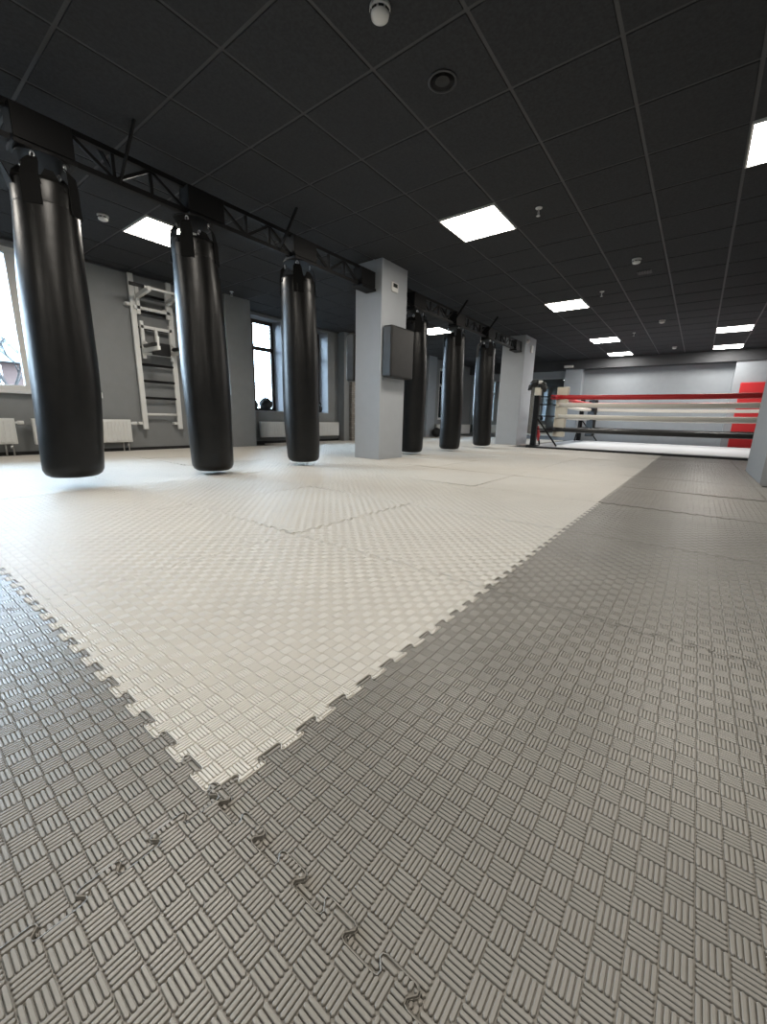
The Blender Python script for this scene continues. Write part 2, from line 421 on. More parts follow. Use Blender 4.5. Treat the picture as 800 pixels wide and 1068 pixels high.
def mat_mesh(name, m, w=1.0, d=1.0, teeth='brtl', hi=True, hole=None, TH=0.020, DEP=0.0036):
    poly = mat_outline(w, d, teeth, hole)
    CS = 1/33
    RP = CS/5
    rw = RP*0.72
    V = []; F = []
    n = len(poly)
    # flat rim along the cut edge, then the recessed field that carries the ribs
    ins = []
    for i in range(n):
        a, b_, c_ = Vector(poly[i-1]), Vector(poly[i]), Vector(poly[(i+1) % n])
        e0 = (b_-a).normalized(); e1 = (c_-b_).normalized()
        nn = Vector((-e0.y-e1.y, e0.x+e1.x))
        nn = nn.normalized() if nn.length > 1e-6 else Vector((-e1.y, e1.x))
        ins.append(tuple(b_ + nn*0.0013))
    V += [(x, y, -TH) for x, y in poly] + [(x, y, -.0006) for x, y in poly] + [(x, y, 0.0) for x, y in ins] + [(x, y, -DEP) for x, y in ins]
    F.append(list(range(3*n, 4*n)))
    for l in range(3):
        F += [[l*n+i, l*n+(i+1) % n, (l+1)*n+(i+1) % n, (l+1)*n+i] for i in range(n)]
    segs = []  # (axis, along0, along1, cross)
    nx, ny = int(round(w/CS)), int(math.ceil(d/CS))
    edge = []
    for i in range(-1, nx+1):
        for j in range(-1, ny+1):
            hz = (i + j) % 2 == 0
            inner = 1 <= i < nx-1 and 1 <= j < ny-1 and (j+2)*CS < d
            if hole and inner and i*CS > hole[0]-.05 and i*CS < hole[1]+.05 and j*CS < hole[3]+.05: inner = False
            for k in range(5):
                a0 = (i if hz else j)*CS + 0.0007; a1 = a0 + CS - 0.0014
                c = (j if hz else i)*CS + (k+.5)*RP
                (segs if inner else edge).append((hz, a0, a1, c))
    NS = 25
    E = np.array([(1.0 if h else 0.0, a0, a1, c) for h, a0, a1, c in edge])
    ts = np.linspace(0, 1, NS)
    al = E[:, 1:2] + (E[:, 2:3]-E[:, 1:2])*ts[None]
    ok = np.ones(al.shape, bool)
    for off in (-rw*.55, rw*.55):
        cr = np.broadcast_to(E[:, 3:4] + off, al.shape)
        hzm = E[:, 0:1] > .5
        ok &= inside(np.where(hzm, al, cr), np.where(hzm, cr, al), poly)
    for e in range(len(E)):
        run = None
        for q in range(NS+1):
            g = q < NS and ok[e, q]
            if g and run is None: run = q
            if not g and run is not None:
                if q-1-run >= 1: segs.append((E[e, 0] > .5, al[e, run]-.0001, al[e, q-1]+.0001, E[e, 3]))
                run = None
    sl = 0.00035
    for hz, a0, a1, c in segs:
        b = len(V)
        if hi:
            def ring(wd, ex):
                h = wd/2; q = wd*.36
                return [(a0-ex+q, c-h), (a1+ex-q, c-h), (a1+ex, c-h+q), (a1+ex, c+h-q), (a1+ex-q, c+h), (a0-ex+q, c+h), (a0-ex, c+h-q), (a0-ex, c-h+q)]
        else:
            def ring(wd, ex):
                h = wd/2
                return [(a0-ex, c-h), (a1+ex, c-h), (a1+ex, c+h), (a0-ex, c+h)]
        if hi: R = [(ring(rw+2*sl, 0), -DEP-.0002), (ring(rw+.0004, -.0001), -.0013), (ring(rw-.0002, -.0004), -.0004), (ring(rw-.0014, -.0011), 0.0)]
        else: R = [(ring(rw+2*sl, 0), -DEP-.0002), (ring(rw+.0002, -.0003), -.0008), (ring(rw-.0013, -.0011), 0.0)]
        k = len(R[0][0])
        for pl, z in R:
            for (s, t) in pl: V.append((s, t, z) if hz else (t, s, z))
        for l in range(len(R)-1):
            for q in range(k):
                f = [b+l*k+q, b+l*k+(q+1) % k, b+(l+1)*k+(q+1) % k, b+(l+1)*k+q]
                F.append(f if hz else f[::-1])
        f = [b+(len(R)-1)*k+q for q in range(k)]
        F.append(f if hz else f[::-1])
    me = bpy.data.meshes.new(name)
    me.from_pydata(V, [], F); me.update()
    me.materials.append(m)
    return me
OFF = -0.007
rnd = random.Random(5)
def recolor(me, m):
    c = me.copy(); c.materials.clear(); c.materials.append(m); return c
ME_HI = mat_mesh('foam_mat', M['beige'], hi=True)
ME_HIG = recolor(ME_HI, M['grey'])
ME_LO = mat_mesh('foam_mat', M['beige'], hi=False)
ME_LOG = recolor(ME_LO, M['grey'])
def place_mat(me, i, j, label, group, tilt=0.10, dz=0.0, w=1.0, d=1.0, rot=None):
    o = bpy.data.objects.new('foam_mat', me); COL.objects.link(o)
    tx, ty = (rnd.uniform(-tilt, tilt), rnd.uniform(-tilt, tilt)) if rot is None else rot
    rz = rnd.uniform(-.05, .05)
    Rm = Matrix.Rotation(math.radians(tx), 4, 'X') @ Matrix.Rotation(math.radians(ty), 4, 'Y') @ Matrix.Rotation(math.radians(rz), 4, 'Z')
    cx, cy = i + OFF + w/2, j + OFF + d/2
    o.matrix_world = Matrix.Translation((cx, cy, dz)) @ Rm @ Matrix.Translation((-w/2, -d/2, 0))
    return tag(o, label, 'floor mat', group)
ME_HOLE = mat_mesh('foam_mat', M['beige'], hi=False, hole=(0.204, 0.782, 'b', 0.460))
ME_HOLE2 = mat_mesh('foam_mat', M['beige'], hi=False, hole=(0.70, 0.995, 'b', 0.58))
ME_STRIP = mat_mesh('foam_mat', M['beige'], d=0.34, teeth='blr', hi=False)
ME_STRIPW = mat_mesh('foam_mat', M['beige'], d=0.69, teeth='blr', hi=False)
for i in range(0, 9):
    for j in range(0, 6):
        near = i < 3 and j < 3
        me = ME_HI if near else ME_LO
        if (i, j) == (4, 3): me = ME_HOLE
        lab = 'beige foam mat, %s from the near end in the %s row from the walkway' % (ORD[i], ORD[j])
        if (i, j) == (0, 0): lab = 'beige foam mat at the near corner, two toothed edges against dark mats'
        place_mat(me, i, j, lab, 'beige foam mats', tilt=0.22)
for i in range(0, 4):
    place_mat(ME_STRIP, i, 6, 'cut beige foam mat along the left wall, %s from the near end' % ORD[i], 'beige foam mats', d=0.34)
for i in range(5, 9):
    place_mat(ME_STRIPW, i, 6, 'cut beige foam mat along the window recess, %s from the pilaster' % ORD[i-5], 'beige foam mats', d=0.69)
ME_S4 = mat_mesh('foam_mat', M['beige'], d=0.15, teeth='blr', hi=False)
place_mat(ME_S4, 4, 6, 'narrow beige foam mat piece at the foot of the left wall pilaster', 'beige foam mats', d=0.15)
for i in range(9, 14):
    for j in range(3, 6):
        me = ME_LO
        if (i, j) == (9, 3): me = ME_HOLE2
        w_ = 'beige foam mat beyond the rear column, %s towards the mirror, %s row in' % (ORD[i-9], ORD[j-3])
        place_mat(me, i, j, w_, 'beige foam mats')
    place_mat(ME_STRIPW, i, 6, 'cut beige foam mat along the far left wall, %s past the rear column' % ORD[i-9], 'beige foam mats', d=0.69)
# dark mats
for i in range(0, 9):
    place_mat(ME_HIG if i < 4 else ME_LOG, i, -1, 'dark grey foam mat in the walkway beside beige, %s from the near corner mat' % ORD[i], 'dark grey foam mats', tilt=0.22)
for j in range(0, 6):
    place_mat(ME_HIG if j < 2 else ME_LOG, -1, j, 'dark grey foam mat left of the beige mats, %s from the corner mat' % ORD[j], 'dark grey foam mats', tilt=0.12)
place_mat(ME_HIG, -1, -1, 'dark grey foam mat in the foreground at the bottom left of the photo', 'dark grey foam mats', rot=(0.25, -0.25), dz=0.001)
ME_S5 = mat_mesh('foam_mat', M['grey'], d=0.064, teeth='tlr', hi=False)
for i in (5, 6):
    place_mat(ME_S5, i, -1.064, 'narrow dark grey foam mat piece at the foot of the right pier, %s' % ('near half' if i == 5 else 'far half'), 'dark grey foam mats', d=0.064, tilt=0)
for i in (-1, 0, 1, 2, 3, 4, 7, 8):
    place_mat(ME_HIG if i < 2 else ME_LOG, i, -2, 'dark grey foam mat in the outer walkway row, %s from the near end' % ORD[i+1], 'dark grey foam mats')

# ------------------------------------------------------------------ trusses
TY = 3.18
def truss(xa, xb, boxes, label, strut_x):
    t = thing('steel_truss', label, 'truss', (xa, TY, 2.2))
    zt, zb = 2.398, 2.208
    MB().bar((xa, TY, zt), (xb, TY, zt), 0.035).build('top_chord', M['steel'], t)
    MB().bar((xa, TY, zb), (xb, TY, zb), 0.045, 0.035).build('bottom_chord', M['steel'], t)
    spans = []
    x = xa
    for (a, b) in boxes:
        if a - x > 0.15: spans.append((x, a))
        x = b
    if xb - x > 0.15: spans.append((x, xb))
    for (a, b) in spans:
        n = max(1, round((b-a)/0.275)); s = (b-a)/n
        for k in range(n):
            x0, x1 = a+k*s, a+(k+1)*s
            p, q = ((x0, TY, zt-.01), (x1, TY, zb+.01)) if k % 2 == 0 else ((x0, TY, zb+.01), (x1, TY, zt-.01))
            MB().bar(p, q, 0.022, 0.022, up=(0, 1, 0)).build('web_brace', M['steel'], t)
            if k < n-1:
                MB().bar((x1, TY, zb), (x1, TY, zt), 0.022).build('web_post', M['steel'], t)
    for (a, b) in boxes:
        MB().box(a, b, TY-.075, TY+.075, 2.20, 2.390, 0.004).box(a-.006, b+.006, TY-.085, TY+.085, 2.165, 2.193, 0.003).build('mounting_box', M['steel'], t)
    for sx in strut_x:
        MB().bar((sx, TY-.02, 2.21), (sx+.04, 2.93, H), 0.03, 0.012, up=(1, 0, 0)).build('hanger_strut', M['steel'], t)
        MB().bar((sx, TY+.02, 2.21), (sx-.02, TY+.27, H), 0.03, 0.012, up=(1, 0, 0)).build('hanger_strut', M['steel'], t)
truss(-3.55, 4.199, [(-2.5, -2.18), (-1.4, -1.08), (-.3, .02), (0.65, 0.97), (1.75, 2.07), (2.86, 3.17), (3.93, 4.195)], 'black steel lattice truss nearest, carrying the three large bags left of the nearer column', [-1.85, 0.25, 1.26, 2.71])
truss(4.775, 9.699, [(4.78, 4.86), (5.12, 5.44), (6.44, 6.76), (7.80, 8.12), (9.36, 9.695)], 'black steel lattice truss between the two columns, carrying the three smaller bags', [6.42, 7.74])

# ------------------------------------------------------------------ heavy bags
def heavy_bag(xb, xt, zb, seed, label, yb=3.2, yt=3.2, rad=0.190, big=1.0, loose=False):
    t = thing('punching_bag', label, 'punching bag', (xb, yb, zb), 'hanging punching bags')
    rg = random.Random(seed)
    ph = [rg.uniform(0, 6.28) for _ in range(10)]
    am = [rg.uniform(.4, 1) for _ in range(10)]
    ztop = 2.00; zs = 1.865
    def axis(z):
        u = (z-zb)/(2.2-zb)
        return xb + (xt-xb)*u + 0.006*big*math.sin(PI*u*1.6+ph[8]), yb + (yt-yb)*u + 0.01*math.sin(PI*u*1.3+ph[9])
    def fn(q, a):
        z = q.z; x, y = axis(z)
        u = (z-zb)/(ztop-zb)
        k = 1 + 0.016*big*(am[0]*math.sin(2*a+ph[0]+2.5*z) + am[1]*math.sin(3*a+ph[1]-3.1*z) + am[2]*math.sin(a+ph[2]+5*z) + .6*am[3]*math.sin(9*z+ph[3]) + .4*am[4]*math.sin(5*a+ph[4]+6*z))
        return Vector((x + q.x*k, y + q.y*k, z))
    prof = [(rad*.004, zb+.004), (rad*.55, zb), (rad*.78, zb+.006), (rad*.91, zb+.024), (rad*.985, zb+.055), (rad*1.0, zb+.10)]
    N = 34
    for k in range(1, N+1):
        z = zb+.10 + (zs-zb-.10)*k/N
        u = k/N
        r = rad*(1.0 + .065*math.sin(PI*u*1.05) - .03*u**3)
        prof.append((r, z))
    MB().lathe(prof, 48, fn=fn, cap=False).build('bag_body', M['leather'], t, smooth=True)
    # collar above the seam, a little proud of the body, open at the top
    col = [(rad*.9605, zs-.006), (rad*.963, zs-.003), (rad*.964, zs+.0), (rad*.966, zs+.05), (rad*.958, zs+.09), (rad*.95, ztop-.02), (rad*.94, ztop), (rad*.90, ztop), (rad*.88, ztop-.06), (rad*.2, ztop-.08), (rad*.004, ztop-.08)]
    MB().lathe(col, 48, fn=fn, cap=False).build('collar', M['leather'], t, smooth=True)
    ring = []
    for k in range(49):
        a = 2*PI*k/48
        ring.append(fn(Vector((rad*.9615*math.cos(a), rad*.9615*math.sin(a), zs-.006)), a))
    MB().tube(ring, 0.0016, 6, cap=False).build('seam', M['leather2'], t, smooth=True)
    # four webbing straps up to steel rings under the mounting box
    x0, y0 = axis(ztop)
    for k in range(4):
        a = PI/4 + k*PI/2 + rg.uniform(-.15, .15)
        w = 0.088
        d = Vector((math.cos(a), math.sin(a), 0)); s = Vector((-math.sin(a), math.cos(a), 0))
        b0 = Vector((x0, y0, zs-.03)) + d*(rad*.955); b1 = Vector((x0, y0, ztop)) + d*(rad*.945)
        b2 = Vector((xt, yt, 2.085)) + d*(rad*.86); b3 = Vector((xt, yt, 2.118)) + d*(rad*.70)
        st = MB()
        pts = [b0, b1, b2, b3]; ws = [w*1.2, w*1.15, w*.95, w*.6]
        vo = []
        for p, ww in zip(pts, ws):
            vo.append([st.bm.verts.new(p + s*ww/2), st.bm.verts.new(p - s*ww/2), st.bm.verts.new(p - s*ww/2 + d*.006), st.bm.verts.new(p + s*ww/2 + d*.006)])
        for p, q in zip(vo, vo[1:]):
            for m_ in range(4): st.bm.faces.new((p[m_], p[(m_+1) % 4], q[(m_+1) % 4], q[m_]))
        st.bm.faces.new(vo[0][::-1]); st.bm.faces.new(vo[-1])
        st.build('strap', M['strap'], t)
        # shackle
        c = b3 + Vector((0, 0, .012)); lp = []
        for q in range(13):
            an = 2*PI*q/12
            lp.append(c + s*(.011*math.cos(an)) + Vector((0, 0, .018*math.sin(an))))
        MB().tube(lp, 0.0045, 6, cap=False).build('shackle', M['chrome'], t, smooth=True)
    # flaps of the leather rim between the straps
    for k in range(4):
        a = k*PI/2 + rg.uniform(-.1, .1)
        d = Vector((math.cos(a), math.sin(a), 0)); s = Vector((-math.sin(a), math.cos(a), 0))
        c = Vector((x0, y0, 0))
        out = .05 if (loose and k == 2) else -.012
        hgt = .11 if (loose and k == 2) else .05
        fl = MB()
        tri = [(-.075, ztop-.05, 0), (.075, ztop-.05, 0), (.022, ztop+hgt, out), (-.022, ztop+hgt, out)]
        for off in (0, .006): pass
        va = [fl.bm.verts.new(c + d*(rad*.90+o_) + s*q + Vector((0, 0, z_))) for q, z_, o_ in tri]
        vb = [fl.bm.verts.new(c + d*(rad*.90+o_+.006) + s*q + Vector((0, 0, z_))) for q, z_, o_ in tri]
        fl.bm.faces.new(va[::-1]); fl.bm.faces.new(vb)
        for q in range(4): fl.bm.faces.new((va[q], va[(q+1) % 4], vb[(q+1) % 4], vb[q]))
        fl.build('rim_flap', M['strap'], t)
    # steel plate with hooks bolted under the box
    MB().lathe([(rad*.78, 2.152), (rad*.78, 2.163)], 24, c=(xt, yt, 0)).build('hook_plate', M['steel'], t)
heavy_bag(0.73, 0.81, 0.082, 1, 'black leather punching bag nearest, far left, lifted well clear of the mats', loose=True)
heavy_bag(1.850, 1.815, 0.035, 2, 'black leather punching bag second from the left, in front of the wall bars')
heavy_bag(3.00, 2.97, 0.04, 3, 'black leather punching bag third from the left, in front of the window recess')
heavy_bag(5.33, 5.28, 0.035, 4, 'black leather punching bag half hidden behind the nearer column, its pad overlapping')
heavy_bag(6.60, 6.60, 0.03, 5, 'black leather punching bag in the middle of the three between the columns')
heavy_bag(8.03, 7.96, 0.04, 6, 'black leather punching bag farthest down the row, next to the rear column')

# ------------------------------------------------------------------ pads, thermostat on the columns
def wall_pad(x0, x1, y0, y1, z0, z1, label, sgn):
    t = thing('striking_pad', label, 'wall pad', ((x0+x1)/2, y0 if sgn < 0 else y1, z0), 'square striking pads on the column')
    MB().box(x0, x1, y0, y1, z0, z1, 0.022, 3).build('cushion', M['padv'], t, smooth=False)
    pi = MB(); yy = y0+.022 if sgn < 0 else y1-.022
    c = [(x0+.012, yy, z0+.012), (x1-.012, yy, z0+.012), (x1-.012, yy, z1-.012), (x0+.012, yy, z1-.012), (x0+.012, yy, z0+.012)]
    pi.tube(c, 0.005, 6).build('piping', M['vinyl'], t)
    yb = y1 if sgn < 0 else y0
    MB().box(x0+.03, x1-.03, min(yb, yb-sgn*.012), max(yb, yb-sgn*.012), z0-.035, z1-.05).build('backing_board', M['column'], t)
wall_pad(4.215, 4.74, 2.835, 2.985, 1.105, 1.75, 'dark grey padded striking cushion on the right face of the nearer column', -1)
wall_pad(4.19, 4.72, 3.465, 3.61, 1.07, 1.70, 'dark grey striking cushion on the window side of the nearer column', 1)
t = thing('thermostat', 'white wall thermostat with dark display high on the nearer column', 'thermostat', (4.47, 2.99, 2.20))
MB().box(4.39, 4.53, 2.978, 2.998, 2.20, 2.315, 0.005).build('case', M['plastic'], t)
MB().box(4.415, 4.505, 2.974, 2.9785, 2.255, 2.30).build('display', M['screen'], t)
t = thing('alarm_beacon', 'small white alarm sounder at the top of the rear column', 'alarm', (9.72, 3.0, 2.3))
MB().lathe([(.05, 0), (.05, .03), (.03, .055), (.004, .06)], 20, axis='y', fn=lambda q, a: Vector((q.x, q.y, -q.z)), c=(9.78, 3.018, 2.40)).build('housing', M['plastic'], t, smooth=True)
t = thing('wall_socket', 'small white box on the rear column just below the alarm sounder', 'switch', (9.9, 3.0, 2.2))
MB().box(10.06, 10.18, 2.985, 3.019, 2.20, 2.36, 0.004).build('case', M['plastic'], t)
t = thing('light_switch', 'small white switch on the left wall beside the nearest punching bag', 'switch', (2.0, 6.34, 0.78))
MB().box(1.95, 2.03, 6.335, 6.35, 0.755, 0.835, 0.004).build('plate', M['plastic'], t)
MB().box(1.968, 2.012, 6.329, 6.3355, 0.772, 0.818, 0.003).build('rocker', M['plastic'], t)

# ------------------------------------------------------------------ wall bars with pull-up and dip stations
t = thing('wall_bars', 'white wall bars with black rungs, pull up bar and dip station on left wall', 'wall bars', (2.8, 6.3, 0.32))
xa, xb_, yw = 2.535, 3.065, 6.27
for x in (xa, xb_):
    MB().box(x-.035, x+.035, yw-.02, yw+.02, 0.32, 2.50, 0.005).build('upright', M['white'], t)
for zb in (0.41, 2.09):
    for x in (xa-.06, xb_-.06):
        MB().box(x-.03, x+.03, yw+.0, YL1, zb-.02, zb+.02).sphere((x-.03, yw-.005, zb), .018, u=10, v=8).build('wall_bracket', M['white'], t)
for k, z in enumerate((0.545, 0.79, 1.037, 1.275, 1.52, 1.79, 2.02, 2.25)):
    MB().tube([(xa, yw, z), (xb_, yw, z)], 0.019, 12).build('rung', M['white' if k == 0 else 'steel'], t, smooth=True)
pb = MB()
for x in (xa, xb_):
    s = .055 if x == xa else -.055
    pb.box(x+s-.022, x+s+.022, yw-.055, yw-.01, 1.97, 2.33)
    pb.bar((x+s, yw-.03, 2.20), (x+s, yw-.44, 2.245), 0.045, 0.06)
pb.bar((xa, yw-.035, 2.055), (xb_, yw-.035, 2.055), 0.04)
pb.build('pull_up_bracket', M['white'], t)
MB().tube([(xa-.17, yw-.40, 2.262), (xb_+.30, yw-.40, 2.262)], 0.018, 12).build('pull_up_bar', M['white'], t, smooth=True)
MB().tube([(xa-.18, yw-.40, 2.262), (xa+.0, yw-.40, 2.262)], 0.024, 12).build('grip', M['rubber'], t, smooth=True)
MB().tube([(xb_+.14, yw-.40, 2.262), (xb_+.31, yw-.40, 2.262)], 0.024, 12).build('grip', M['rubber'], t, smooth=True)
db = MB()
for x in (xa, xb_):
    s = .075 if x == xa else -.045
    db.box(x+s-.02, x+s+.02, yw-.06, yw-.015, 1.36, 1.88)
    db.bar((x+s, yw-.04, 1.47), (x+s, yw-.52, 1.47), 0.04, 0.05)
    db.tube([(x+s, yw-.50, 1.48), (x+s, yw-.52, 1.62)], 0.015)
    db.bar((x+s, yw-.05, 1.60), (x+s, yw-.30, 1.48), 0.03)
db.bar((xa+.05, yw-.04, 1.80), (xb_-.03, yw-.04, 1.80), 0.04)
db.bar((xa+.05, yw-.04, 1.43), (xb_-.03, yw-.04, 1.43), 0.035)
db.bar(((xa+xb_)/2, yw-.05, 1.80), ((xa+xb_)/2, yw-.05, 1.50), 0.035)
db.build('dip_bracket', M['white'], t)
MB().box((xa+xb_)/2-.10, (xa+xb_)/2+.17, yw-.11, yw-.07, 1.42, 1.60, .01).build('back_pad', M['vinyl'], t)
for x in (xa+.075, xb_-.045):
    MB().box(x-.055, x+.055, yw-.46, yw-.14, 1.497, 1.545, .012).build('arm_pad', M['vinyl'], t)

# ------------------------------------------------------------------ radiators
def radiator(x0, x1, z0, z1, yw, label, pipe, ribs=True):
    t = thing('radiator', label, 'radiator', ((x0+x1)/2, yw-.06, z0), 'white panel radiators')
    yw -= .035; yf = yw-.11
    b = MB().box(x0, x1, yf+.008, yw-.03, z0, z1, .006)
    if ribs:
        n = int((x1-x0)/.05); s = (x1-x0-.04)/n
        for k in range(n):
            b.box(x0+.02+k*s+.008, x0+.02+(k+1)*s-.008, yf, yf+.012, z0+.02, z1-.02, .004)
    b.build('panel', M['white'], t)
    g = MB().box(x0, x1, yf+.012, yw-.034, z1-.001, z1+.008)
    g.build('top_grille', M['plastic'], t)
    if pipe:
        for dx in (-.05, -.12):
            MB().tube([(pipe+dx, yw-.07, z0+.01), (pipe+dx, yw-.07, .003)], .009, 8).build('pipe', M['chrome'], t, smooth=True)
        MB().tube([(pipe+dx+.06, yw-.07, z0-.02), (pipe+dx+.06, yw-.07, z0-.06)], .016, 8).build('valve', M['chrome'], t, smooth=True)
        MB().tube([(pipe, yw-.07, z1-.045), (pipe+.035, yw-.07, z1-.045)], .014, 10).tube([(pipe+.03, yw-.07, z1-.045), (pipe+.09, yw-.07, z1-.045)], .024, 12).build('thermostat_head', M['plastic'], t, smooth=True)
    for x in (x0+.15, x1-.15):
        MB().box(x-.02, x+.02, yw-.04, yw+.034, z0+.04, z1-.04).build('wall_bracket', M['white'], t)
radiator(-0.75, 1.0, 0.15, 0.455, YL1, 'white ribbed radiator under the window at the left edge of the photo', 1.0)
radiator(1.17, 2.31, 0.135, 0.455, YL1, 'white panel radiator partly behind the nearest punching bag', 2.31)
radiator(4.85, 7.13, 0.13, 0.44, YL2, 'long white radiator low in the window recess behind the third punching bag', None)
radiator(11.95, 14.45, 0.07, 0.41, YL2, 'long white radiator on the far left wall, dark ball before its near end', None)

# balls and small gear on the sills
def ball(c, r, label, m=None):
    o = MB().sphere((0, 0, 0), r, u=28, v=18)
    t = thing('medicine_ball', label, 'ball', (c[0], c[1], c[2]-r), 'black medicine balls')
    o.build('shell', M['rubber'], t, smooth=True, at=(0, 0, 0)).location = (0, 0, r)
    rg_ = MB()
    pts = [(r*1.002*math.cos(2*PI*k/32), 0, r*1.002*math.sin(2*PI*k/32)) for k in range(33)]
    rg_.tube(pts, .004, 6, cap=False).build('seam', M['leather2'], t, at=(0, 0, 0)).location = (0, 0, r)
ball((5.20, 6.85, 0.667+.137), .137, 'black medicine ball on the window sill, fully visible right one of two')
ball((4.88, 6.86, 0.667+.115), .115, 'black medicine ball on the window sill, half hidden by the pilaster')
ball((11.62, 6.40, .155), .155, 'black medicine ball on the floor by the far left radiator')
t = thing('kettlebell', 'small black kettlebell on the sill of the second recess window', 'kettlebell', (6.70, 6.82, 0.667))
MB().sphere((6.70, 6.82, 0.667+.088), .09).build('bell', M['rubber'], t, smooth=True)
hp = [(6.70+.062*math.cos(a), 6.82, 0.667+.165+.085*math.sin(a)) for a in [PI*k/10 for k in range(-1, 12)]]
MB().tube(hp, .015, 8).build('handle', M['steel'], t, smooth=True)

# ------------------------------------------------------------------ boxing ring
rx0, rx1, ry0, ry1 = 9.14, 13.62, -2.70, 2.60
t = thing('boxing_ring', 'low boxing ring at the far end with red, white and black ropes', 'boxing ring', (rx0, (rx0+rx1)/2*0, 0))
MB().box(rx0, rx1, ry0, ry1, -0.02, 0.030, .004).build('platform_edge', M['rubber'], t)
MB().box(rx0+.03, rx1-.02, ry0+.03, ry1-.03, 0.0295, 0.040, .003).build('canvas', M['canvas'], t)
posts = {'fl': (9.24, 2.47), 'bl': (13.48, 2.42), 'fr': (9.24, -2.55), 'br': (13.48, -2.55)}
PZ0 = 0.040
for k, (x, y) in posts.items():
    po = MB().box(x-.055, x+.055, y-.055, y+.055, PZ0, 1.30, .006).box(x-.14, x+.14, y-.12, y+.1, PZ0, PZ0+.012)
    p = po.build('corner_post', M['steel'], t)
    if k == 'fl':
        MB().box(x-.062, x+.062, y-.062, y+.062, 1.14, 1.31, .01).build('post_cap', M['cream'], t)
    dx = 1 if k[0] == 'f' else -1; dy = -1 if k[1] == 'l' else 1
    MB().bar((x, y, .70), (x, y+dy*.52, PZ0+.01), .03).build('brace', M['steel'], t)
    MB().bar((x, y, .66), (x+dx*.5, y, PZ0+.01), .03).build('brace', M['steel'], t)
inn = {'fl': (9.52, 2.08), 'bl': (13.16, 2.11), 'fr': (9.52, -2.20), 'br': (13.16, -2.20)}
pads = {'fl': 'cream', 'bl': 'vinyl', 'fr': 'vinyl', 'br': 'red'}
RZ = (1.118, 0.950, 0.70, 0.415)
RM = ('red', 'ropew', 'ropew', 'vinyl')
for k, (x, y) in inn.items():
    b = MB().box(-.055, .055, -.125, .125, .25 if k[0] == 'f' else .19, 1.335 if k[0] == 'f' else 1.23, .02, 2)
    o = b.build('corner_pad', M[pads[k]], t)
    ang = math.atan2(posts[k][1]-y, posts[k][0]-x)
    o.matrix_parent_inverse = Matrix.Identity(4)
    off = Vector((x-posts[k][0], y-posts[k][1], 0)).normalized()*.075
    o.matrix_basis = Matrix.Translation(Vector((x, y, 0)) + off - t.location) @ Matrix.Rotation({'fl': -.18, 'bl': -.5, 'fr': .6, 'br': .6}[k], 4, 'Z')
    for z in RZ:
        MB().tube([(x, y, z), (posts[k][0], posts[k][1], z)], .012, 8).build('turnbuckle', M['steel'], t)
for (a, b) in (('fl', 'fr'), ('bl', 'br'), ('fl', 'bl'), ('fr', 'br')):
    for z, m in zip(RZ, RM):
        pa, pb_ = Vector((*inn[a], z)), Vector((*inn[b], z))
        d = (pb_-pa).normalized()
        e_ = .17 if m != 'ropew' else .0
        pa = pa - d*e_; pb_ = pb_ + d*e_
        pts = []
        for q in range(17):
            u = q/16; pp = pa.lerp(pb_, u); pp.z -= .022*math.sin(PI*u); pts.append(pp)
        MB().tube(pts, .050 if a == 'fl' and b == 'fr' else .044, 12).build('rope', M[m], t, smooth=True)
# tie straps where the pad laces round the ropes
for z in RZ:
    MB().box(inn['fl'][0]-.075, inn['fl'][0]+.06, inn['fl'][1]-.02, inn['fl'][1]+.03, z-.04, z+.04, .008).build('pad_tie', M['cream'], t)

# gloves hung on the post
gt = thing('boxing_gloves', 'black boxing gloves with white cuffs draped over the cream topped ring post', 'boxing gloves', (9.24, 2.47, 1.31))
for s, (gx, gy) in ((1, (9.20, 2.56)), (-1, (9.26, 2.40))):
    g = MB()
    g.sphere((gx, gy, 1.375+.02*s), .085, 1.0, 1.05, .95).sphere((gx-.02, gy+.07*s, 1.30+.02*s), .06, .9, .8, 1.15)
    g.tube([(gx-.03, gy+.02*s, 1.36), (gx-.075, gy+.07*s, 1.30), (gx-.075, gy+.09*s, 1.25)], [.035, .032, .022], 10)
    g.build('glove', M['vinyl'], gt, smooth=True)
    MB().lathe([(.052, -.03), (.058, 0), (.055, .04)], 16, c=(gx-.04, gy-.045*s, 1.42)).build('cuff', M['plastic'] if s < 0 else M['vinyl'], gt, smooth=True)
tw = MB()
ba, bb = Vector((9.24, 2.47, .66)), Vector((9.74, 2.47, .05))
tw.bar(ba.lerp(bb, .34), ba.lerp(bb, .70), .085, .075, up=(0, 1, 0))
tw.bar(ba.lerp(bb, .52) + Vector((0, -.03, -.02)), ba.lerp(bb, .52) + Vector((.0, -.03, -.20)), .07, .03, up=(0, 1, 0))
tag(tw.build('towel', M['red'], None, bevel=.008, at=(9.49, 2.47, .35)), 'small red cloth wrapped round the slanting brace of the cream topped ring post', 'towel')

# short bag by the far left window, seen in the mirror
t = thing('hanging_bag', 'short brown bottomed hanging bag reflected in the mirror beside the rear column', 'punching bag', (12.39, 6.28, 1.18))
MB().lathe([(.02, 1.18), (.09, 1.19), (.125, 1.23), (.135, 1.28), (.135, 1.36)], 28, c=(12.39, 6.28, 0)).build('bag_bottom', M['tan'], t, smooth=True)
MB().lathe([(.136, 1.355), (.138, 1.6), (.132, 1.98), (.10, 2.02), (.02, 2.03)], 28, c=(12.39, 6.28, 0)).build('bag_body', M['leather'], t, smooth=True)
for k in range(3):
    a = 2*PI*k/3
    MB().tube([(12.39+.12*math.cos(a), 6.28+.12*math.sin(a), 1.99), (12.39, 6.28, 2.30)], .006, 6).build('chain', M['chrome'], t)
MB().tube([(12.39, 6.28, 2.30), (12.39, 6.28, H)], .012, 8).build('hanger', M['steel'], t)

